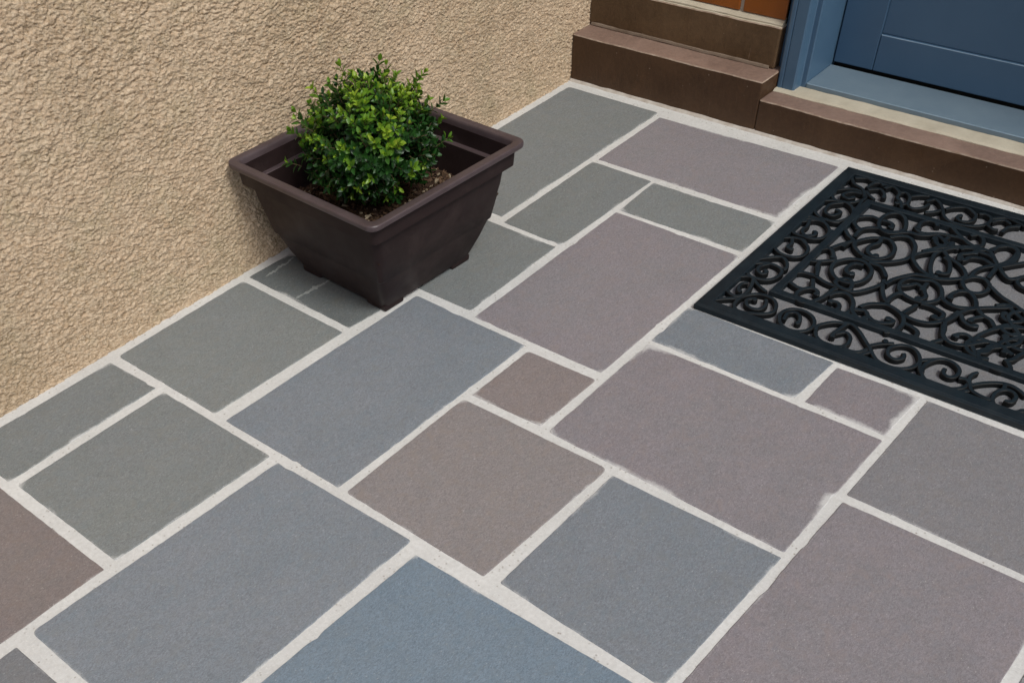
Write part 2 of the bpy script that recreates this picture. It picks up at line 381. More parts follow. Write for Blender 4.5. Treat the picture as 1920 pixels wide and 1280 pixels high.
# ------------------------------------------------------------------ house front (faces +U)
house = tag(empty('house_front', (0, 1.2, 0)), 'house front with brown painted stone base, orange brick and blue door', 'house')
H = lambda o: reparent(o, house)
MB = painted_stone('brown painted stone', L(66, 46, 30), L(78, 56, 38))
MB2 = painted_stone('brown painted stone upper', L(80, 61, 42), L(94, 74, 53))
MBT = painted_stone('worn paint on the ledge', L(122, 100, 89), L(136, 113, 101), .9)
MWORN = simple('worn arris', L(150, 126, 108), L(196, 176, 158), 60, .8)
MCR = simple('cream mortar', L(196, 187, 168), L(176, 166, 147), 14, .85, .25, .5, 160, .0015)
VD0, VD1 = .525, 1.62          # door recess
def course(name, a, b, mat, top, parts=True, label=None, bev=.0035):
    bm = bmesh.new(); box(bm, a, b, bev); cutlong(bm, 1, .02, a[1], b[1]); wobble(bm, .0014, 12); wobble(bm, .0007, 55)
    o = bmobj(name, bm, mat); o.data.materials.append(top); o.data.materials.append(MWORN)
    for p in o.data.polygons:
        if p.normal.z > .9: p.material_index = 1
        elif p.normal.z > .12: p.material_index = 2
    if label: o['label'] = label
    return H(o)
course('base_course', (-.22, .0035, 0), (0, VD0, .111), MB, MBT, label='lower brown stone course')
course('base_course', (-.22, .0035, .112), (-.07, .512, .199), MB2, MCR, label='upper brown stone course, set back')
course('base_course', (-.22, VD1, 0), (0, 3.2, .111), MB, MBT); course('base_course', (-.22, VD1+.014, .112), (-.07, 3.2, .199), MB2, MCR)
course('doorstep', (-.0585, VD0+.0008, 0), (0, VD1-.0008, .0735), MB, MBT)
# mortar strip bedding the door sill, and the sloping mortar on the upper course
def prism(name, prof, v0, v1, mat, step=.015, wob=.0012, parent=True, smooth=False):
    """prof: (u,z) outline, swept along V"""
    n = len(prof); N = max(1, int((v1-v0)/step)); V = []; F = []
    for i in range(N+1):
        v = v0+(v1-v0)*i/N
        for k, (u, z) in enumerate(prof):
            q = Vector((u, v, z)); d = noise.noise_vector(q*30)*wob
            V.append((u+d.x, v, z+d.z))
    for i in range(N):
        for k in range(n):
            F.append((i*n+k, i*n+(k+1) % n, (i+1)*n+(k+1) % n, (i+1)*n+k))
    F.append(tuple(range(n))); F.append(tuple(range(N*n, N*n+n)))
    me = bpy.data.meshes.new(name); me.from_pydata(V, [], F); bm = bmesh.new(); bm.from_mesh(me); bmesh.ops.recalc_face_normals(bm, faces=bm.faces); bm.to_mesh(me); bm.free()
    o = link(name, me, mat, None, smooth)
    return H(o) if parent else o
prism('mortar_strip', [(-.0592, .0), (-.054, .0745), (-.060, .0775), (-.094, .0785), (-.21, .0785), (-.21, 0)], VD0+.003, VD1-.003, MCR)
prism('mortar_strip', [(-.074, .197), (-.0735, .2015), (-.079, .205), (-.092, .2095), (-.12, .2095), (-.12, .197)], .004, .511, MCR)
prism('mortar_strip', [(-.1, .108), (-.069, .108), (-.0655, .1125), (-.067, .1165), (-.0705, .118), (-.1, .118)], .01, .50, simple('dirty mortar', L(128, 112, 98), L(100, 84, 70), 20, .9), wob=.0018)
# mortar fillet where the brown stone meets the paving
prism('mortar_fillet', [(-.004, -.002), (-.004, .0065), (.0012, .0050), (.0045, .0015), (.0065, -.001)], .004, 3.1, simple('fillet mortar', L(202, 196, 188), L(168, 156, 144), 34, .9, .3, .5, 120, .002), step=.006, wob=.0012)
# brick facing
MBR = Mt('glazed brick', .35, .5)
MBR.color(MBR.mix(MBR.ramp(MBR.noise(9, 4), [(.3, 0), (.7, 1)]), L(124, 68, 16), L(146, 80, 18))); MBR.bump(MBR.noise(90, 3), .25, .001)
MMO = simple('brick mortar', L(186, 176, 162), L(160, 150, 136), 20, .9, .2, .5, 200, .0015)
def brick_wall(v0, v1, zlo, zhi):
    bm = bmesh.new(); box(bm, (-.25, v0, zlo), (-.0885, v1, zhi)); H(bmobj('brick_joints', bm, MMO))
    bm = bmesh.new(); z = zlo+.0085; k = 0
    while z+.066 < zhi:
        v = v1-(.1045 if k % 2 == 0 else .215); hi = v1
        while hi > v0+.02:
            lo = max(v, v0+.004)
            box(bm, (-.12, lo, z), (-.0835+random.uniform(-.0006, .0006), hi, z+.0655), .0025)
            hi = v-.0095; v = hi-.215
        z += .076; k += 1
    H(bmobj('brick_facing', bm, MBR.m, None))
brick_wall(.004, .511, .2005, 2.5); brick_wall(VD1+.016, 3.2, .2005, 2.5); brick_wall(.5115, VD1+.0155, 2.06, 2.5)
# door frame: moulded posts
MF = simple('blue gloss paint', L(70, 97, 122), L(78, 106, 131), 6, .38, .5, .12, 40, .002)
MD = simple('blue door paint', L(62, 89, 115), L(70, 98, 124), 3, .42, .5, .1, 30, .002)
MSI = simple('sky lit blue sill', L(102, 120, 134), L(114, 131, 143), 9, .5, .45, .3, 120, .001)  # blue lightened: the sky on its upward face is in the colour
def post(name, prof, z0, z1):
    V = []; F = []; n = len(prof); N = 40
    for i in range(N+1):
        z = z0+(z1-z0)*i/N
        for (u, v) in prof: V.append((u, v, z))
    for i in range(N):
        for k in range(n): F.append((i*n+k, i*n+(k+1) % n, (i+1)*n+(k+1) % n, (i+1)*n+k))
    F.append(tuple(range(n))); F.append(tuple(range(N*n, N*n+n)))
    me = bpy.data.meshes.new(name); me.from_pydata(V, [], F); bm = bmesh.new(); bm.from_mesh(me); bmesh.ops.recalc_face_normals(bm, faces=bm.faces); bm.to_mesh(me); bm.free()
    return H(link(name, me, MF))
pr = [(-.25, .512), (-.095, .512), (-.095, .5245), (-.078, .5245), (-.0715, .5270), (-.0695, .5300), (-.0695, .5375), (-.0715, .5395), (-.0695, .5415), (-.0695, .5660), (-.0720, .5690), (-.0965, .5700), (-.0985, .5715), (-.0985, .5815), (-.1005, .5835), (-.2190, .5835), (-.2190, .575), (-.25, .575)]
post('door_frame', pr, .0715, 2.055)
post('door_frame', [(u, VD1+.01-(v-.512)) for u, v in pr], .0715, 2.055)
# sill
bm = bmesh.new(); box(bm, (-.212, .5838, .0775), (-.0978, VD1-.0625, .0895), .0022); cutlong(bm, 1, .06, .58, 1.56)
for v in bm.verts:
    if v.co.z > .085: v.co.z += (-.0978-v.co.x)*.02
sill = H(bmobj('door_sill', bm, MSI)); MLN = simple('lit blue arris', L(150, 172, 190), L(128, 152, 172), 40, .5)  # pale blue paints the light caught on sill and rail edges
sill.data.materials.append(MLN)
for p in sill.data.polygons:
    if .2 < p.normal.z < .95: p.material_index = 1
# door leaf
door = H(empty('door', (-.215, .586, .094))); door.location = (0, 0, 0); door.matrix_parent_inverse = Matrix.Translation(-Vector(house.location))
def dpart(name, a, b, bev=.0022, mat=MD):
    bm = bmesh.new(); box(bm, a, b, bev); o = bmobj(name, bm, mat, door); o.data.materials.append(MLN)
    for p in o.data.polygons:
        if name == 'bottom_rail' and .2 < p.normal.z < .95: p.material_index = 1  # rail bevel painted with the edge highlight
    return o
D0, D1 = .5865, VD1-.0665
dpart('stile', (-.26, D0, .0975), (-.2145, .6795, 2.04)); dpart('stile', (-.26, D1-.093, .0975), (-.2145, D1, 2.04))
dpart('bottom_rail', (-.26, .6805, .0975), (-.2145, D1-.094, .1735)); dpart('top_rail', (-.26, .6805, 1.93), (-.2145, D1-.094, 2.04))
dpart('panel', (-.26, .6803, .1745), (-.2195, D1-.0938, 1.929), .0006)
bm = bmesh.new(); box(bm, (-.30, .57, .05), (-.262, VD1-.05, 2.06)); H(bmobj('door_backing', bm, simple('dark void', L(24, 26, 28), L(30, 30, 30))))
bm = bmesh.new(); box(bm, (-.25, .585, 2.0555), (-.072, VD1-.06, 2.0595)); H(bmobj('door_head', bm, MF))
CURVES="""o0 1327,1624 1287,1658 1263,1686 1249,1707
c0 1252,1709 1300,1716 1321,1745 1310,1784 1289,1823 1258,1850 1219,1843 1185,1817 1176,1779 1186,1743 1222,1716
o1 1200,1791 1226,1806 1262,1806 1279,1783 1272,1754 1245,1736 1224,1747 1222,1767
c0 1101,1680 1103,1653 1131,1627 1174,1620 1216,1632 1239,1659 1246,1689 1218,1710 1178,1708 1136,1696
o1 1142,1682 1158,1666 1196,1672 1214,1693
o0 1101,1680 1133,1724 1152,1766
c0 1058,1631 1085,1649 1095,1676 1090,1710 1067,1739 1029,1749 998,1744 977,1720 973,1682 987,1651 1018,1626
o1 977,1677 1012,1659 1042,1665 1056,1688 1039,1702 1024,1685
o0 977,1627 942,1651 909,1690 926,1723 963,1745 986,1743
c0 839,1616 796,1612 761,1641 746,1682 766,1719 793,1744 836,1754 870,1739 885,1705 879,1663
o1 763,1659 794,1674 830,1674 833,1702
c0 693,1617 650,1610 614,1633 581,1666 583,1704 616,1739 656,1755 695,1747 720,1718 723,1681 721,1645
o1 596,1645 644,1660 682,1659 710,1680 705,1706 675,1716 665,1697
o0 711,1626 734,1613 785,1614
o0 746,1682 747,1700 771,1724
o0 633,1614 599,1614 570,1627 567,1652 577,1679
c0 514,1621 454,1605 406,1636 389,1698 426,1747 485,1762 549,1733 555,1674
o1 397,1686 439,1653 503,1663 515,1700 473,1717 463,1689
c0 355,1617 309,1618 270,1661 275,1719 322,1742 383,1702 390,1651
o1 286,1717 294,1673 338,1656 352,1687 323,1703
o0 655,1618 598,1627 570,1666 573,1699
o0 439,1754 387,1751 333,1740
o0 550,1689 556,1723 544,1747
o0 655,1757 615,1753
c0 659,1868 628,1873 587,1898 559,1937 559,1969 598,2004 642,2017 685,2007 719,1973 717,1932 692,1892
o1 565,1935 602,1941 637,1925 678,1931 701,1960 683,1980
o0 730,1938 735,1981 706,2027 661,2066 619,2080 578,2075 533,2056 496,2019 504,1982 536,1956
o0 586,1795 617,1824 639,1858 670,1878
o0 614,1847 576,1841 535,1846 508,1871 500,1896 512,1925 503,1951 463,1994 459,2032 440,2065 408,2090
c0 498,1899 467,1876 415,1867 369,1877 350,1904 366,1936 406,1961 452,1976 485,1963 500,1929
o1 433,1876 429,1901 445,1926 472,1922
o0 522,1778 473,1785 443,1807 428,1835 439,1867
o1 472,1787 511,1793 539,1820 550,1838
o1 358,2068 334,2049 337,2018 370,2005 419,2016
o0 523,2145 548,2123 592,2093 626,2089 660,2115 689,2147 706,2188 697,2218
o0 568,2071 627,2088
o0 705,1843 654,1849 636,1862
c0 873,1882 824,1874 774,1900 755,1942 774,1987 815,2015 875,2015 914,1992 926,1956 916,1918
o1 783,1968 789,1937 823,1926 857,1933 867,1954 849,1961
o0 1008,1776 962,1797 950,1832 952,1864 967,1903 970,1945 972,1982 969,2014 942,2040 894,2065 854,2081
o0 752,1975 750,1996 753,2022 775,2046 808,2070
o0 1046,1806 1059,1840 1058,1859 1051,1874
o1 983,1961 1002,1953 1034,1954 1083,1943 1121,1924 1138,1896 1121,1869 1087,1859 1050,1870 1033,1893 1045,1916 1071,1921
o0 976,1861 1007,1877 1034,1891
o0 1043,1958 1015,1968 993,1992 1000,2023 1032,2051 1077,2066 1110,2059 1123,2035
o1 1131,2020 1091,2025 1067,2009 1067,1987 1081,1978
c0 944,1935 914,1946 901,1970 923,1992 961,2002 972,1982 964,1953
o0 889,1839 923,1851 952,1864
o0 865,1789 848,1822 802,1870
o0 853,1824 890,1833 925,1850
o1 864,1790 836,1780 804,1780 774,1785 748,1801 757,1827 803,1856
o0 739,1813 689,1833 650,1855
c0 807,2128 852,2141 874,2166 887,2205 884,2241 864,2269 824,2285 778,2270 747,2245 734,2211 749,2179 765,2139
o1 758,2207 793,2209 823,2225 845,2240 871,2231 865,2212
o1 832,2139 812,2161 788,2176 796,2201 815,2219
o0 857,2089 814,2096 775,2114 733,2143 719,2185 714,2221 693,2259 657,2293
o0 828,2071 877,2089 919,2111 950,2135 957,2152
o0 965,2148 920,2142 882,2151 877,2168
o0 1044,2083 1024,2089 1000,2106 977,2142 976,2165 986,2194 1004,2223 1036,2244 1072,2251 1110,2247 1138,2220
o0 993,2222 958,2228 914,2238
o0 998,2226 1005,2259 1002,2294 987,2324 959,2348 915,2365 864,2370
o1 896,2246 891,2281 899,2312 908,2333 937,2340 955,2326 937,2309
o0 827,2292 839,2319 845,2353 843,2372
o1 1071,2074 1057,2109 1080,2131 1096,2162 1087,2195 1068,2216 1052,2212 1053,2184
o1 1077,2067 1100,2088 1116,2119 1088,2132
o0 1045,2251 1051,2283 1067,2309 1099,2316 1120,2297
o1 1215,2328 1236,2338 1261,2323 1261,2300 1239,2280 1205,2278 1175,2299 1165,2330 1180,2360 1215,2385 1246,2391 1282,2376 1307,2343 1311,2304 1303,2273 1280,2246 1251,2221 1218,2186 1186,2153 1164,2121 1160,2100 1172,2084
o0 1241,2215 1210,2237 1177,2276
o1 1197,2254 1176,2243
o0 1219,2389 1198,2407 1166,2445
o0 1321,2215 1294,2223 1277,2235
c0 1265,1883 1300,1905 1317,1940 1311,1974 1287,2000 1251,2008 1212,1991 1188,1961 1183,1924 1198,1893 1229,1878
o1 1276,1905 1231,1897 1211,1913 1220,1938 1251,1955 1273,1951
o0 1270,2028 1239,2019 1207,2035 1181,2060 1169,2092
o1 1174,2095 1217,2089 1251,2085 1275,2093
o0 1248,2089 1216,2111 1223,2132 1249,2148 1284,2151 1307,2135 1319,2103 1313,2072 1297,2044 1270,2028
o0 1300,2150 1308,2173 1296,2203 1262,2220
o0 1251,2008 1254,2023
o1 1215,2473 1242,2478 1251,2502 1233,2518 1200,2516 1174,2494 1164,2461 1178,2432 1217,2414 1246,2412 1286,2420
o0 1225,2391 1260,2405 1290,2426 1315,2456 1321,2493 1307,2529 1276,2561 1238,2567
o0 1236,2529 1231,2549 1244,2568 1272,2584 1283,2605 1289,2640 1284,2656
o0 1241,2567 1218,2557 1190,2557 1170,2566
o0 1249,2575 1215,2601 1184,2638 1173,2675 1185,2712 1203,2736
o1 1263,2691 1262,2710 1232,2715 1210,2701 1205,2676 1226,2658 1259,2654 1291,2663 1312,2687 1316,2715 1300,2741 1274,2762
o0 1174,2660 1212,2667
o0 1313,2552 1292,2570 1275,2585
o0 976,2363 1021,2379 1050,2399 1064,2426 1056,2458 1034,2483 1017,2493 984,2523 978,2555 994,2587 1010,2618
o0 1010,2618 1055,2620 1089,2640 1102,2663 1102,2696
o1 1019,2480 993,2466 985,2447 996,2427 1023,2421
o0 1016,2484 980,2483 945,2490 907,2506 879,2524 861,2543 831,2593
o0 1038,2490 1074,2519 1104,2555 1116,2594 1116,2627
o1 1012,2534 1033,2545 1055,2535 1053,2513
o0 1118,2368 1087,2380 1063,2397
o0 970,2555 931,2574 881,2610
o0 1010,2618 987,2635 976,2649
c0 670,2300 705,2321 723,2347 717,2377 683,2396 643,2389 614,2360 618,2327 640,2308
o1 810,2409 773,2393 743,2370 729,2344 744,2319 777,2307 812,2313
o0 819,2288 843,2321 843,2358 819,2402 785,2442 760,2476 733,2508
o0 650,2395 690,2448 714,2502 745,2560
o0 955,2359 916,2371 871,2379 838,2392 817,2410
o0 818,2419 843,2448 855,2479 886,2504
o1 849,2450 869,2434 889,2422 899,2435
o1 882,2385 913,2406 926,2429 925,2446 909,2457
o0 958,2360 1006,2378 1038,2386 1062,2408
o0 894,2504 870,2520 846,2537 837,2559 831,2593
o1 879,2524 897,2550 897,2574 882,2585
o0 625,2313 580,2311 541,2323 493,2359 452,2380 409,2386 360,2381 339,2354 357,2323 395,2301 427,2300
o0 469,2205 447,2217 438,2242 446,2274 447,2303 464,2334 498,2359
o1 552,2236 506,2221 482,2241 451,2267
c0 602,2154 548,2144 512,2157 542,2190 567,2239 594,2273 636,2297 670,2274 699,2239 704,2204 665,2176
o1 556,2182 570,2206 610,2227 649,2238 666,2221 662,2198
o0 512,2157 479,2178 454,2200
o0 435,2055 406,2095 396,2136 392,2174 412,2221 431,2258 416,2290
o0 335,2116 369,2154 395,2189 420,2223
o1 409,2136 440,2131 460,2148 478,2142 478,2117 440,2094
o1 352,2196 329,2216 349,2246 398,2260 415,2236
o0 503,2363 550,2364 602,2367
o0 508,2369 554,2410 562,2433 532,2457
o0 493,2378 459,2401 418,2433
o0 198,1949 164,1969 179,1998 225,2031 267,2054 293,2091 291,2141 271,2182 239,2208 198,2213 173,2201 163,2173 175,2156
o1 216,2036 184,2054 156,2093 174,2131 204,2156 248,2154 268,2127 253,2100 220,2106
o0 184,2211 159,2234 146,2259 158,2302 174,2339
o0 208,2219 177,2236 165,2258 184,2285
o1 261,2281 212,2285 174,2318
o0 283,1983 262,2006 233,2026
o0 239,2214 259,2245 252,2262
o0 191,1624 229,1654 245,1691 272,1718 310,1736
o0 175,1631 152,1672 163,1710 160,1753 166,1789
o0 300,1611 236,1612 188,1620
o1 231,1710 188,1712 158,1732 175,1760
o1 195,1770 162,1787 177,1818 203,1839 239,1845 264,1874 283,1855
o1 240,1719 218,1737 207,1760 237,1790 270,1801
o0 192,1833 177,1854 206,1885 255,1895 272,1877 236,1850
o0 256,1718 285,1750 302,1778
o0 268,1875 308,1896
o0 194,1881 166,1907 147,1941
o1 504,2220 535,2247 500,2259 485,2300 505,2348 498,2379
o1 415,2305 359,2316 345,2358 381,2391 456,2395 513,2362
o0 562,2100 500,2142 438,2219 422,2295 488,2350
o1 409,2001 435,2035 419,2092 454,2157 468,2204
o1 435,2092 489,2130 482,2162 434,2162
o0 262,1898 281,1928 255,1958 212,1970"""
# ------------------------------------------------------------------ planter
MP = Mt('brown plastic', .55, .2)
MP.color(MP.mix(MP.ramp(MP.noise(12, 4, .6), [(.3, 0), (.75, 1)]), L(58, 44, 44), L(68, 54, 54)))
_sp = MP.math('MULTIPLY', MP.ramp(MP.vor(55), [(0, 1), (.05, 0)]), MP.ramp(MP.noise(17, 2), [(.55, 0), (.64, .6)]))
MP.color(MP.mix(_sp, MP.mix(MP.ramp(MP.noise(12, 4, .6), [(.3, 0), (.75, 1)]), L(38, 28, 28), L(46, 35, 35)), L(150, 134, 124)))
_lk = MP.b.inputs['Base Color'].links[0].from_socket
MP.color(MP.mix(MP.ramp(MP.noise(9, 6, .75, .6), [(.5, 0), (.72, .45)]), _lk, L(74, 62, 60)))
MP.bump(MP.noise(500, 2), .18, .0006); MP.l(MP.ramp(MP.noise(18, 3), [(.3, .42), (.7, .6)]), MP.b.inputs['Roughness'])
MR = Mt('sky lit rim', .42, .5)  # lighter than the body: skylight on the rim is in the colour
MR.color(MR.mix(MR.ramp(MR.noise(20, 4, .7), [(.3, 0), (.75, 1)]), L(70, 58, 60), L(86, 74, 77))); MR.bump(MR.noise(300, 2), .15, .0006)
pl = tag(empty('planter', (.922, .222, .0018)), 'square dark brown plastic planter standing against the stucco wall', 'planter')
pl.rotation_euler = (0, 0, math.radians(-2.2))
def rsq(half, r, z, n=6):
    out = []
    for cx, cy, a0 in ((1, 1, 0), (-1, 1, 90), (-1, -1, 180), (1, -1, 270)):
        for k in range(n+1):
            a = math.radians(a0+90*k/n)
            out.append((cx*(half-r)+r*math.cos(a), cy*(half-r)+r*math.sin(a), z))
    return out
def loft(name, prof, mat, parent, cap0=False, cap1=False, closed=False):
    V = []; F = []
    for (h, r, z) in prof: V += rsq(h, r, z)
    n = 28; N = len(prof)
    for i in range(N if closed else N-1):
        j = (i+1) % N
        for k in range(n): F.append((i*n+k, i*n+(k+1) % n, j*n+(k+1) % n, j*n+k))
    if cap0: F.append(tuple(range(n)))
    if cap1: F.append(tuple(range((N-1)*n, N*n)))
    me = bpy.data.meshes.new(name); me.from_pydata(V, [], F); bm = bmesh.new(); bm.from_mesh(me); bmesh.ops.recalc_face_normals(bm, faces=bm.faces); bm.to_mesh(me); bm.free()
    o = link(name, me, mat, parent, True)
    try: me.set_sharp_from_angle(angle=math.radians(35))
    except Exception: pass
    return o
# body: outside from the base to the skirt, then down the inside
body = [(.120, .012, .0085), (.1215, .013, .012), (.129, .014, .028), (.1395, .015, .052), (.1520, .016, .086), (.1625, .017, .124), (.1700, .017, .158), (.1745, .017, .1895),
        (.1845, .012, .1900), (.1865, .013, .1915), (.1890, .014, .2225), (.186, .014, .2240),
        (.1815, .012, .2235), (.1800, .012, .197), (.1795, .012, .1945), (.1710, .011, .1940), (.1695, .011, .1925), (.1640, .011, .135), (.155, .011, .09), (.150, .01, .085)]
bo = loft('body', body, MP.m, pl, cap0=True, cap1=True); bo.data.materials.append(MR.m)
for p in bo.data.polygons:
    if p.normal.z > .6 and .19 < p.center.z < .196 and max(abs(p.center.x), abs(p.center.y)) < .182: p.material_index = 1  # inner ledge highlight painted with the rim's lightened colour
rim = [(.1855, .014, .2233), (.1975, .016, .2233), (.2005, .018, .2255), (.2015, .019, .2285), (.2012, .019, .2335), (.1998, .018, .2350), (.1862, .011, .2355), (.1845, .010, .2345), (.1830, .010, .2310), (.1820, .010, .2233)]
loft('rim', rim, MR.m, pl, closed=True)
for sx in (-1, 1):
    for sy in (-1, 1):
        bm = bmesh.new()
        # foot: an L shaped pad under the corner
        box(bm, (-.026, -.026, 0), (.026, .026, .012), .003)
        for v in bm.verts: v.co.x *= 1-(v.co.z < .005)*.03; v.co += Vector((sx*.0945, sy*.0945, 0))
        bmobj('foot', bm, MP.m, pl)
bm = bmesh.new()
# ------------------------------------------------------------------ potting soil with bark
MSO = Mt('soil', .95, .15)
MSO.color(MSO.mix(MSO.ramp(MSO.noise(160, 4, .7), [(.3, 0), (.7, 1)]), L(38, 28, 22), L(78, 60, 46))); MSO.bump(MSO.noise(220, 4), .8, .004)
rz = Matrix.Rotation(math.radians(-2.2), 3, 'Z'); PC = Vector((.922, .222, 0))
NS = 70; V = []; F = []; hw = .1628
for i in range(NS+1):
    for j in range(NS+1):
        x, y = -hw+2*hw*i/NS, -hw+2*hw*j/NS
        z = .138 + .006*noise.noise(Vector((x*18, y*18, 0))) + .0045*noise.noise(Vector((x*70, y*70, 2))) + .003*noise.noise(Vector((x*200, y*200, 2))) + .010*math.exp(-(x*x+y*y)/.004)
        p = rz @ Vector((x, y, 0)); V.append((p.x+PC.x, p.y+PC.y, z))
for i in range(NS):
    for j in range(NS): a = i*(NS+1)+j; F.append((a, a+NS+1, a+NS+2, a+1))
rr = random.Random(11)
mats = [MSO.m, simple('bark', L(78, 58, 42), L(100, 76, 56), 60, .9), simple('pale chip', L(160, 146, 124), L(128, 112, 92), 60, .85), simple('dark bark', L(52, 36, 27), L(70, 50, 38), 60, .9)]
mi = [0]*len(F)
for k in range(1500):
    x, y = rr.uniform(-hw, hw)*.985, rr.uniform(-hw, hw)*.985
    l, wd, th = rr.uniform(.002, .0085), rr.uniform(.001, .0032), rr.uniform(.0006, .0018)
    R3 = Matrix.Rotation(rr.uniform(0, 6.28), 3, 'Z') @ Matrix.Rotation(rr.gauss(0, .3), 3, 'Y') @ Matrix.Rotation(rr.gauss(0, .35), 3, 'X')
    zc = .139 + .006*noise.noise(Vector((x*18, y*18, 0))) + .0045*noise.noise(Vector((x*70, y*70, 2))) + rr.uniform(.0005, .003)+ .010*math.exp(-(x*x+y*y)/.004)
    b0 = len(V)
    for c in ((-1, -.6, 0), (-.5, -1, 0), (.7, -1, 0), (1, .2, 0), (.4, 1, 0), (-.8, .8, 0)):
        for s in (-1, 1):
            q = R3 @ Vector((c[0]*l*rr.uniform(.8, 1.1), c[1]*wd*rr.uniform(.7, 1.2), s*th)); p = rz @ Vector((x, y, 0))
            V.append((p.x+PC.x+q.x, p.y+PC.y+q.y, zc+q.z))
    F.append(tuple(b0+2*i+1 for i in range(6))); F.append(tuple(b0+2*i for i in range(5, -1, -1)))
    for i in range(6): j = (i+1) % 6; F.append((b0+2*i, b0+2*j, b0+2*j+1, b0+2*i+1))
    mi += [rr.choices([1, 2, 3], [6, 1.8, 4])[0]]*8
me = bpy.data.meshes.new('potting_soil'); me.from_pydata(V, [], F)
for m_ in mats: me.materials.append(m_)
me.polygons.foreach_set('material_index', mi)
soil = link('potting_soil', me); tag(soil, 'dark potting soil with bark chips inside the planter', 'soil', 'stuff')
# ------------------------------------------------------------------ shrub
sh = tag(empty('shrub', (.93, .205, .13)), 'small rounded evergreen shrub with yellow green tips growing in the planter', 'shrub')
class Leaves:
    def __init__(s): s.V = []; s.F = []; s.T = []
    def leaf(s, p, d, up, ln, wd, tint, r):
        d = d.normalized(); side = d.cross(up)
        if side.length < 1e-3: side = d.cross(Vector((1, 0, 0)))
        side.normalize(); nn = side.cross(d).normalized()
        fold = r.uniform(.12, .35); curl = r.uniform(-.25, .12)
        b = len(s.V)
        prof = ((0, .12), (.22, .72), (.5, 1), (.78, .74), (1, .05))
        for t, ww in prof:
            c = p + d*ln*t + nn*curl*ln*t*t
            s.V += [c - side*wd*ww*.5 + nn*wd*ww*fold, c, c + side*wd*ww*.5 + nn*wd*ww*fold]; s.T += [tint]*3
        for i in range(4):
            a = b+3*i; s.F += [(a, a+1, a+4, a+3), (a+1, a+2, a+5, a+4)]
    def obj(s, name, mat, parent):
        me = bpy.data.meshes.new(name); me.from_pydata([tuple(v) for v in s.V], [], s.F)
        at = me.attributes.new('tint', 'FLOAT', 'POINT'); at.data.foreach_set('value', s.T)
        return reparent(link(name, me, mat, None, True), parent)
old, new = Leaves(), Leaves(); stemV = []; stemF = []
def tube(pts, r0, r1, n=5):
    b = len(stemV)
    for i, p in enumerate(pts):
        d = (pts[min(i+1, len(pts)-1)]-pts[max(i-1, 0)]).normalized(); a = d.orthogonal().normalized(); c = d.cross(a); rad = r0+(r1-r0)*i/(len(pts)-1)
        for k in range(n):
            an = 6.2832*k/n; stemV.append(p + (a*math.cos(an)+c*math.sin(an))*rad)
    for i in range(len(pts)-1):
        for k in range(n): stemF.append((b+i*n+k, b+i*n+(k+1) % n, b+(i+1)*n+(k+1) % n, b+(i+1)*n+k))
r = random.Random(21)
BC = Vector((.924, .212, .244)); R0 = .115
root = Vector((.93, .205, .140))
def sprig(p0, d, ln, newness, dense=1.0, size=1.0):
    """a shoot with opposite pairs of leaves; newness 0 old .. 1 bright"""
    n = max(2, int(ln/.0070*dense)); pts = []; p = p0.copy(); dd = d.normalized()
    for i in range(n+1):
        pts.append(p.copy()); dd = (dd + Vector((r.gauss(0, .07), r.gauss(0, .07), .05+r.gauss(0, .05)))).normalized(); p = p + dd*ln/n
    tube(pts, .0010, .0006, 4)
    for i in range(n+1):
        ax = (pts[min(i+1, n)]-pts[max(i-1, 0)]).normalized(); o = ax.orthogonal().normalized(); q = ax.cross(o)
        an = i*1.5708+r.uniform(-.4, .4); f = i/n
        for s_ in (0, math.pi):
            sd = o*math.cos(an+s_)+q*math.sin(an+s_)
            ld = sd*(1-.25*f) + ax*(.3+.6*f)
            L_ = r.uniform(.013, .0205)*(1-.25*f)*size; W_ = L_*r.uniform(.44, .58)
            nw = newness*(.35+.65*f)
            tgt = new if nw > .42 else old
            t = min(1, max(0, (nw-.42)/.58 + r.uniform(-.2, .25))) if tgt is new else min(1, max(0, r.uniform(0, .55)+nw*.8))
            tgt.leaf(pts[i], ld, ax, L_, W_, t, r)
    if newness > .3:
        for k in range(3):
            a = r.uniform(0, 6.28); o = ax.orthogonal().normalized(); q = ax.cross(o)
            new.leaf(pts[-1], ax+(o*math.cos(a)+q*math.sin(a))*.4, ax, .009*size, .004*size, r.uniform(.5, 1), r)
def surf(th, z):     # irregular dome
    k = 1 + .10*noise.noise(Vector((math.cos(th)*1.6, math.sin(th)*1.6, z*2.2))) + .08*noise.noise(Vector((math.cos(th)*4, math.sin(th)*4, z*5)))
    return k
for k in range(900):
    z = r.uniform(-.92, 1); th = r.uniform(0, 6.2832); h = math.sqrt(max(0, 1-z*z))
    d = Vector((h*math.cos(th), h*math.sin(th), z)); rad = R0*surf(th, z)
    depth = r.choice([1, 1, 1, .85, .68, .5])
    hz = .108 if z > 0 else .074
    p = BC + Vector((d.x*rad*.86*depth, d.y*rad*.86*depth, d.z*hz*.86*depth*surf(th, z)))
    if p.z < .170 + .036*max(0, d.x*.69+d.y*.72): continue
    lit = max(0, z)*.8 + .25*max(0, noise.noise(d*2.3+Vector((4, 1, 2)))*1.6)
    cl = noise.noise(d*2.0+Vector((1, 7, 3)))
    # new growth comes in a patch at the crown and in scattered shoots
    nw = max(0, min(1, (z-.28)*1.15 + cl*1.4)) if depth > .8 else 0
    if r.random() < .10 and depth > .8: nw = max(nw, r.uniform(.4, .9))
    ax = (d + Vector((r.gauss(0, .35), r.gauss(0, .35),   .12+r.gauss(0, .3)))).normalized()
    sprig(p, ax, r.uniform(.016, .032), nw*.95)
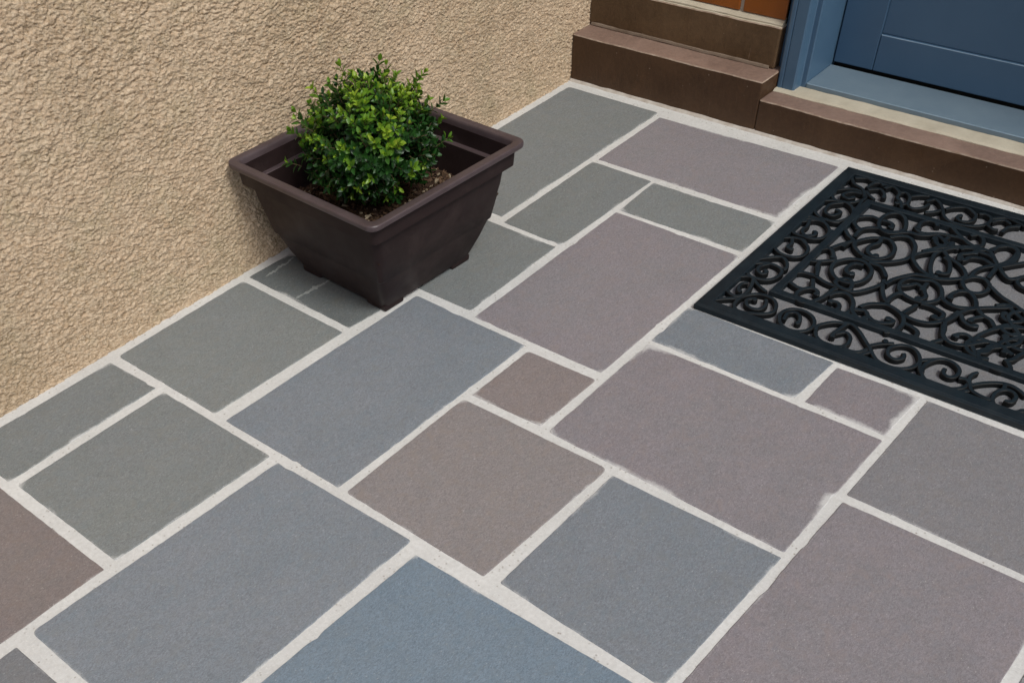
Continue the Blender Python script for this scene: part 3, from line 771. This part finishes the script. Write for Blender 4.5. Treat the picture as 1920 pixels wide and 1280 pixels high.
# taller shoots standing above the dome
for (du, dv, dz, ln, nwv) in [(.055, -.045, .085, .052, .95), (.02, .0, .10, .045, .9), (-.03, .03, .095, .05, .7), (-.075, .035, .085, .055, .75), (-.05, .0, .1, .042, .8), (.085, -.075, .035, .042, .6), (.09, -.05, .06, .045, .6),
        (-.10, .06, .05, .04, .5), (-.02, .06, .09, .03, .8), (.04, .02, .1, .03, 1), (.07, .0, .08, .03, .8), (-.055, .075, .07, .035, .7), (.06, -.09, .05, .04, .6), (-.09, .02, .08, .035, .6), (.0, -.04, .11, .04, .8), (-.06, -.03, .10, .04, .6), (.09, .05, .02, .03, .6), (.02, .115, .01, .03, .7), (-.06, .115, .02, .03, .6), (.1,-.085,-.01,.03,.5), (-.115,.05,.01,.03,.6)]:
    sprig(BC+Vector((du, dv, dz-.012)), Vector((du*1.5, dv*1.5, .09+dz*.6)), ln*.85, nwv, .9, 1.1)
for k in range(26):     # branches from the soil
    a = r.uniform(0, 6.28); q = r.uniform(.2, .95)
    tip = BC + Vector((math.cos(a)*R0*.8*q, math.sin(a)*R0*.8*q, .09*(1-q*q)))
    mid = root.lerp(tip, .45)+Vector((math.cos(a), math.sin(a), -.4))*.012
    tube([root+Vector((r.uniform(-.008, .008), r.uniform(-.008, .008), -.008)), root.lerp(mid, .5), mid, mid.lerp(tip, .5), tip], .0026, .001, 6)
old.obj('foliage', leaf_mat('old leaves', L(24, 54, 22), L(42, 84, 30), L(78, 120, 42)), sh)
new.obj('new_growth', leaf_mat('young leaves', L(70, 114, 34), L(108, 146, 40), L(150, 172, 54)), sh)
reparent(mesh('stem', stemV, stemF, simple('twig', L(74, 62, 40), L(98, 84, 56), 50, .8), None, True), sh)
print('leaves', len(old.F)//8, len(new.F)//8)
# ------------------------------------------------------------------ doormat
MM = Mt('black rubber', .5, .35)
MM.color(MM.mix(MM.ramp(MM.noise(25, 4, .7), [(.35, 0), (.75, 1)]), L(19, 28, 34), L(31, 41, 47)))
MM.bump(MM.noise(400, 3), .15, .0006); MM.l(MM.ramp(MM.noise(40, 3), [(.3, .38), (.7, .6)]), MM.b.inputs['Roughness'])
MMI = Mt('black rubber shaded sides', .6, .3)  # near black: shade on the bars' sides put into the colour
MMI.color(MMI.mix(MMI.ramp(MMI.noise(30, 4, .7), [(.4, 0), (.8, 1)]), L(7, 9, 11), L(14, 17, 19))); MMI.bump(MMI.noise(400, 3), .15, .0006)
mat_o = tag(empty('doormat', (.053, .782, 0)), 'black rubber doormat of openwork scrolls lying before the blue door', 'doormat')
MROT = math.radians(1.4); mat_o.rotation_euler = (0, 0, MROT)
MLU, MLV, MZ = .637, .920, .0018
def tolocal(p):
    x, y = p.x-.053, p.y-.782
    return Vector((x*math.cos(MROT)+y*math.sin(MROT), -x*math.sin(MROT)+y*math.cos(MROT)))
def ribbonframe(name, u0, u1, v0, v1, wd, h, mat, ridge=None):
    """rectangular ring with a chamfered top"""
    prof = [(0, 0), (0, h-.002), (.0016, h), (wd-.0012, h), (wd, h-.0012), (wd, 0)]
    if ridge: prof = [(0, 0), (0, h-.0032), (.0012, h-.002), (.0035, h-.0018), (.005, h), (wd-.0012, h), (wd, h-.0012), (wd, 0)]
    V = []; F = []; n = len(prof)
    for (su, sv) in ((0, 0), (1, 0), (1, 1), (0, 1)):
        for (d, z) in prof: V.append((u0+d if not su else u1-d, v0+d if not sv else v1-d, MZ+z))
    for i in range(4):
        j = (i+1) % 4
        for k in range(n): F.append((i*n+k, i*n+(k+1) % n, j*n+(k+1) % n, j*n+k))
    me = bpy.data.meshes.new(name); me.from_pydata(V, [], F); bm = bmesh.new(); bm.from_mesh(me)
    bmesh.ops.recalc_face_normals(bm, faces=bm.faces); bm.to_mesh(me); bm.free()
    return link(name, me, mat, mat_o)
ribbonframe('outer_border', 0, MLU, 0, MLV, .0265, .0118, MM.m, True)
ribbonframe('inner_border', .1075, .5215, .0915, MLV-.0915, .0150, .0108, MM.m)
def catmull(P, closed, step=.0025):
    n = len(P); out = []
    rng = range(n) if closed else range(n-1)
    for i in rng:
        if closed: a, b, c, d = P[i-1], P[i], P[(i+1) % n], P[(i+2) % n]
        else: a, b, c, d = P[max(i-1, 0)], P[i], P[i+1], P[min(i+2, n-1)]
        m = max(2, int((c-b).length/step))
        for k in range(m):
            t = k/m; out.append(.5*((2*b)+(c-a)*t+(2*a-5*b+4*c-d)*t*t+(3*b-a-3*c+d)*t**3))
    if not closed: out.append(P[-1])
    return out
SV = []; SF = []
def ribbon(P, closed, bulb, hh, wd=.0098):
    S = catmull(P, closed); n = len(S)
    if n < 3: return
    S = [ (S[(i-1) % n]+S[i]*2+S[(i+1) % n])/4 if (closed or 0 < i < n-1) else S[i] for i in range(n)]
    tot = sum((S[i+1]-S[i]).length for i in range(n-1)); acc = 0; b = len(SV); m = 9
    for i in range(n):
        if closed: t = (S[(i+1) % n]-S[i-1])
        else: t = S[min(i+1, n-1)]-S[max(i-1, 0)]
        if t.length < 1e-7: t = Vector((1, 0))
        t.normalize(); nn = Vector((-t.y, t.x)); ww = wd
        if i: acc += (S[i]-S[i-1]).length
        e = tot-acc
        if bulb and not closed:
            if e < .010: ww = wd*(1+.42*math.sin(math.pi*min(1, (e+.0015)/.0125)**.8)) * min(1, (e+.0012)/.0042)**.5
        elif not closed:
            ww = wd*min(1, (e+.003)/.006)**.5
        for k in range(m):
            s = -1+2*k/(m-1)
            if k == 0 or k == m-1: off, z = s*.5*ww, 0
            else:
                s2 = -1+2*(k-1)/(m-3); off = s2*.5*ww*(1 if abs(s2) > .99 else 1.06); z = hh-.0011*abs(s2)**6
            q = S[i]+nn*off; SV.append((q.x, q.y, MZ+z))
    lim = n if closed else n-1
    for i in range(lim):
        j = (i+1) % n
        for k in range(m-1): SF.append((b+i*m+k, b+i*m+k+1, b+j*m+k+1, b+j*m+k))
    if not closed:
        SF.append(tuple(b+k for k in range(m-1, -1, -1))); SF.append(tuple(b+(n-1)*m+k for k in range(m)))
ci = 0
for line in CURVES.strip().splitlines():
    tk = line.split(); P = [Vector((float(a.split(',')[0])/2000, float(a.split(',')[1])/2000)) for a in tk[1:]]
    cl, bulb = tk[0][0] == 'c', tk[0][1] == '1'
    P = [tolocal(p) for p in P]
    P = [Vector((min(max(p.x, .012), MLU-.012), min(max(p.y, .012), MLV-.012))) for p in P]
    for mir in (0, 1):
        Q = [Vector((p.x, MLV-p.y)) for p in P] if mir else P
        cy_ = sum(q.y for q in Q)/len(Q)
        lim_ = .61 if sum(q.x for q in Q)/len(Q) > .52 else .50
        if mir and cy_ < lim_-.012: continue
        if not mir and cy_ > lim_+.012: continue
        edge_ = cy_ < .105 or cy_ > MLV-.105 or sum(q.x for q in Q)/len(Q) > .53 or sum(q.x for q in Q)/len(Q) < .11
        ribbon(Q, cl, bulb, .0092+(ci*37 % 60)*.000022, .0080 if edge_ else .0094); ci += 1
for k_, (cu, cv, sg, ph) in enumerate([(.165, .505, 1, 0), (.225, .462, -1, 1.5), (.290, .515, 1, 3), (.352, .470, -1, 4.2), (.412, .520, 1, 5), (.468, .468, -1, .6)]):
    ribbon([Vector((cu+(.036-.0042*t)*math.cos(ph+sg*t*.95), cv+(.036-.0042*t)*math.sin(ph+sg*t*.95))) for t in np.arange(0, 7.2, .45)], False, True, .0093+k_*.0001, .0090)
ribbon([Vector((.115+.40*t, .49+.022*math.sin(t*18.5))) for t in np.linspace(0, 1, 36)], False, False, .0101, .0086)
me = bpy.data.meshes.new('scrollwork'); me.from_pydata(SV, [], SF); bm = bmesh.new(); bm.from_mesh(me); bmesh.ops.recalc_face_normals(bm, faces=bm.faces); bm.to_mesh(me); bm.free()
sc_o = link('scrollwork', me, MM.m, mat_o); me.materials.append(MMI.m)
me.polygons.foreach_set('material_index', [0 if p.normal.z > .85 else 1 for p in me.polygons])  # tops keep the plain rubber, steeper faces get the painted shade
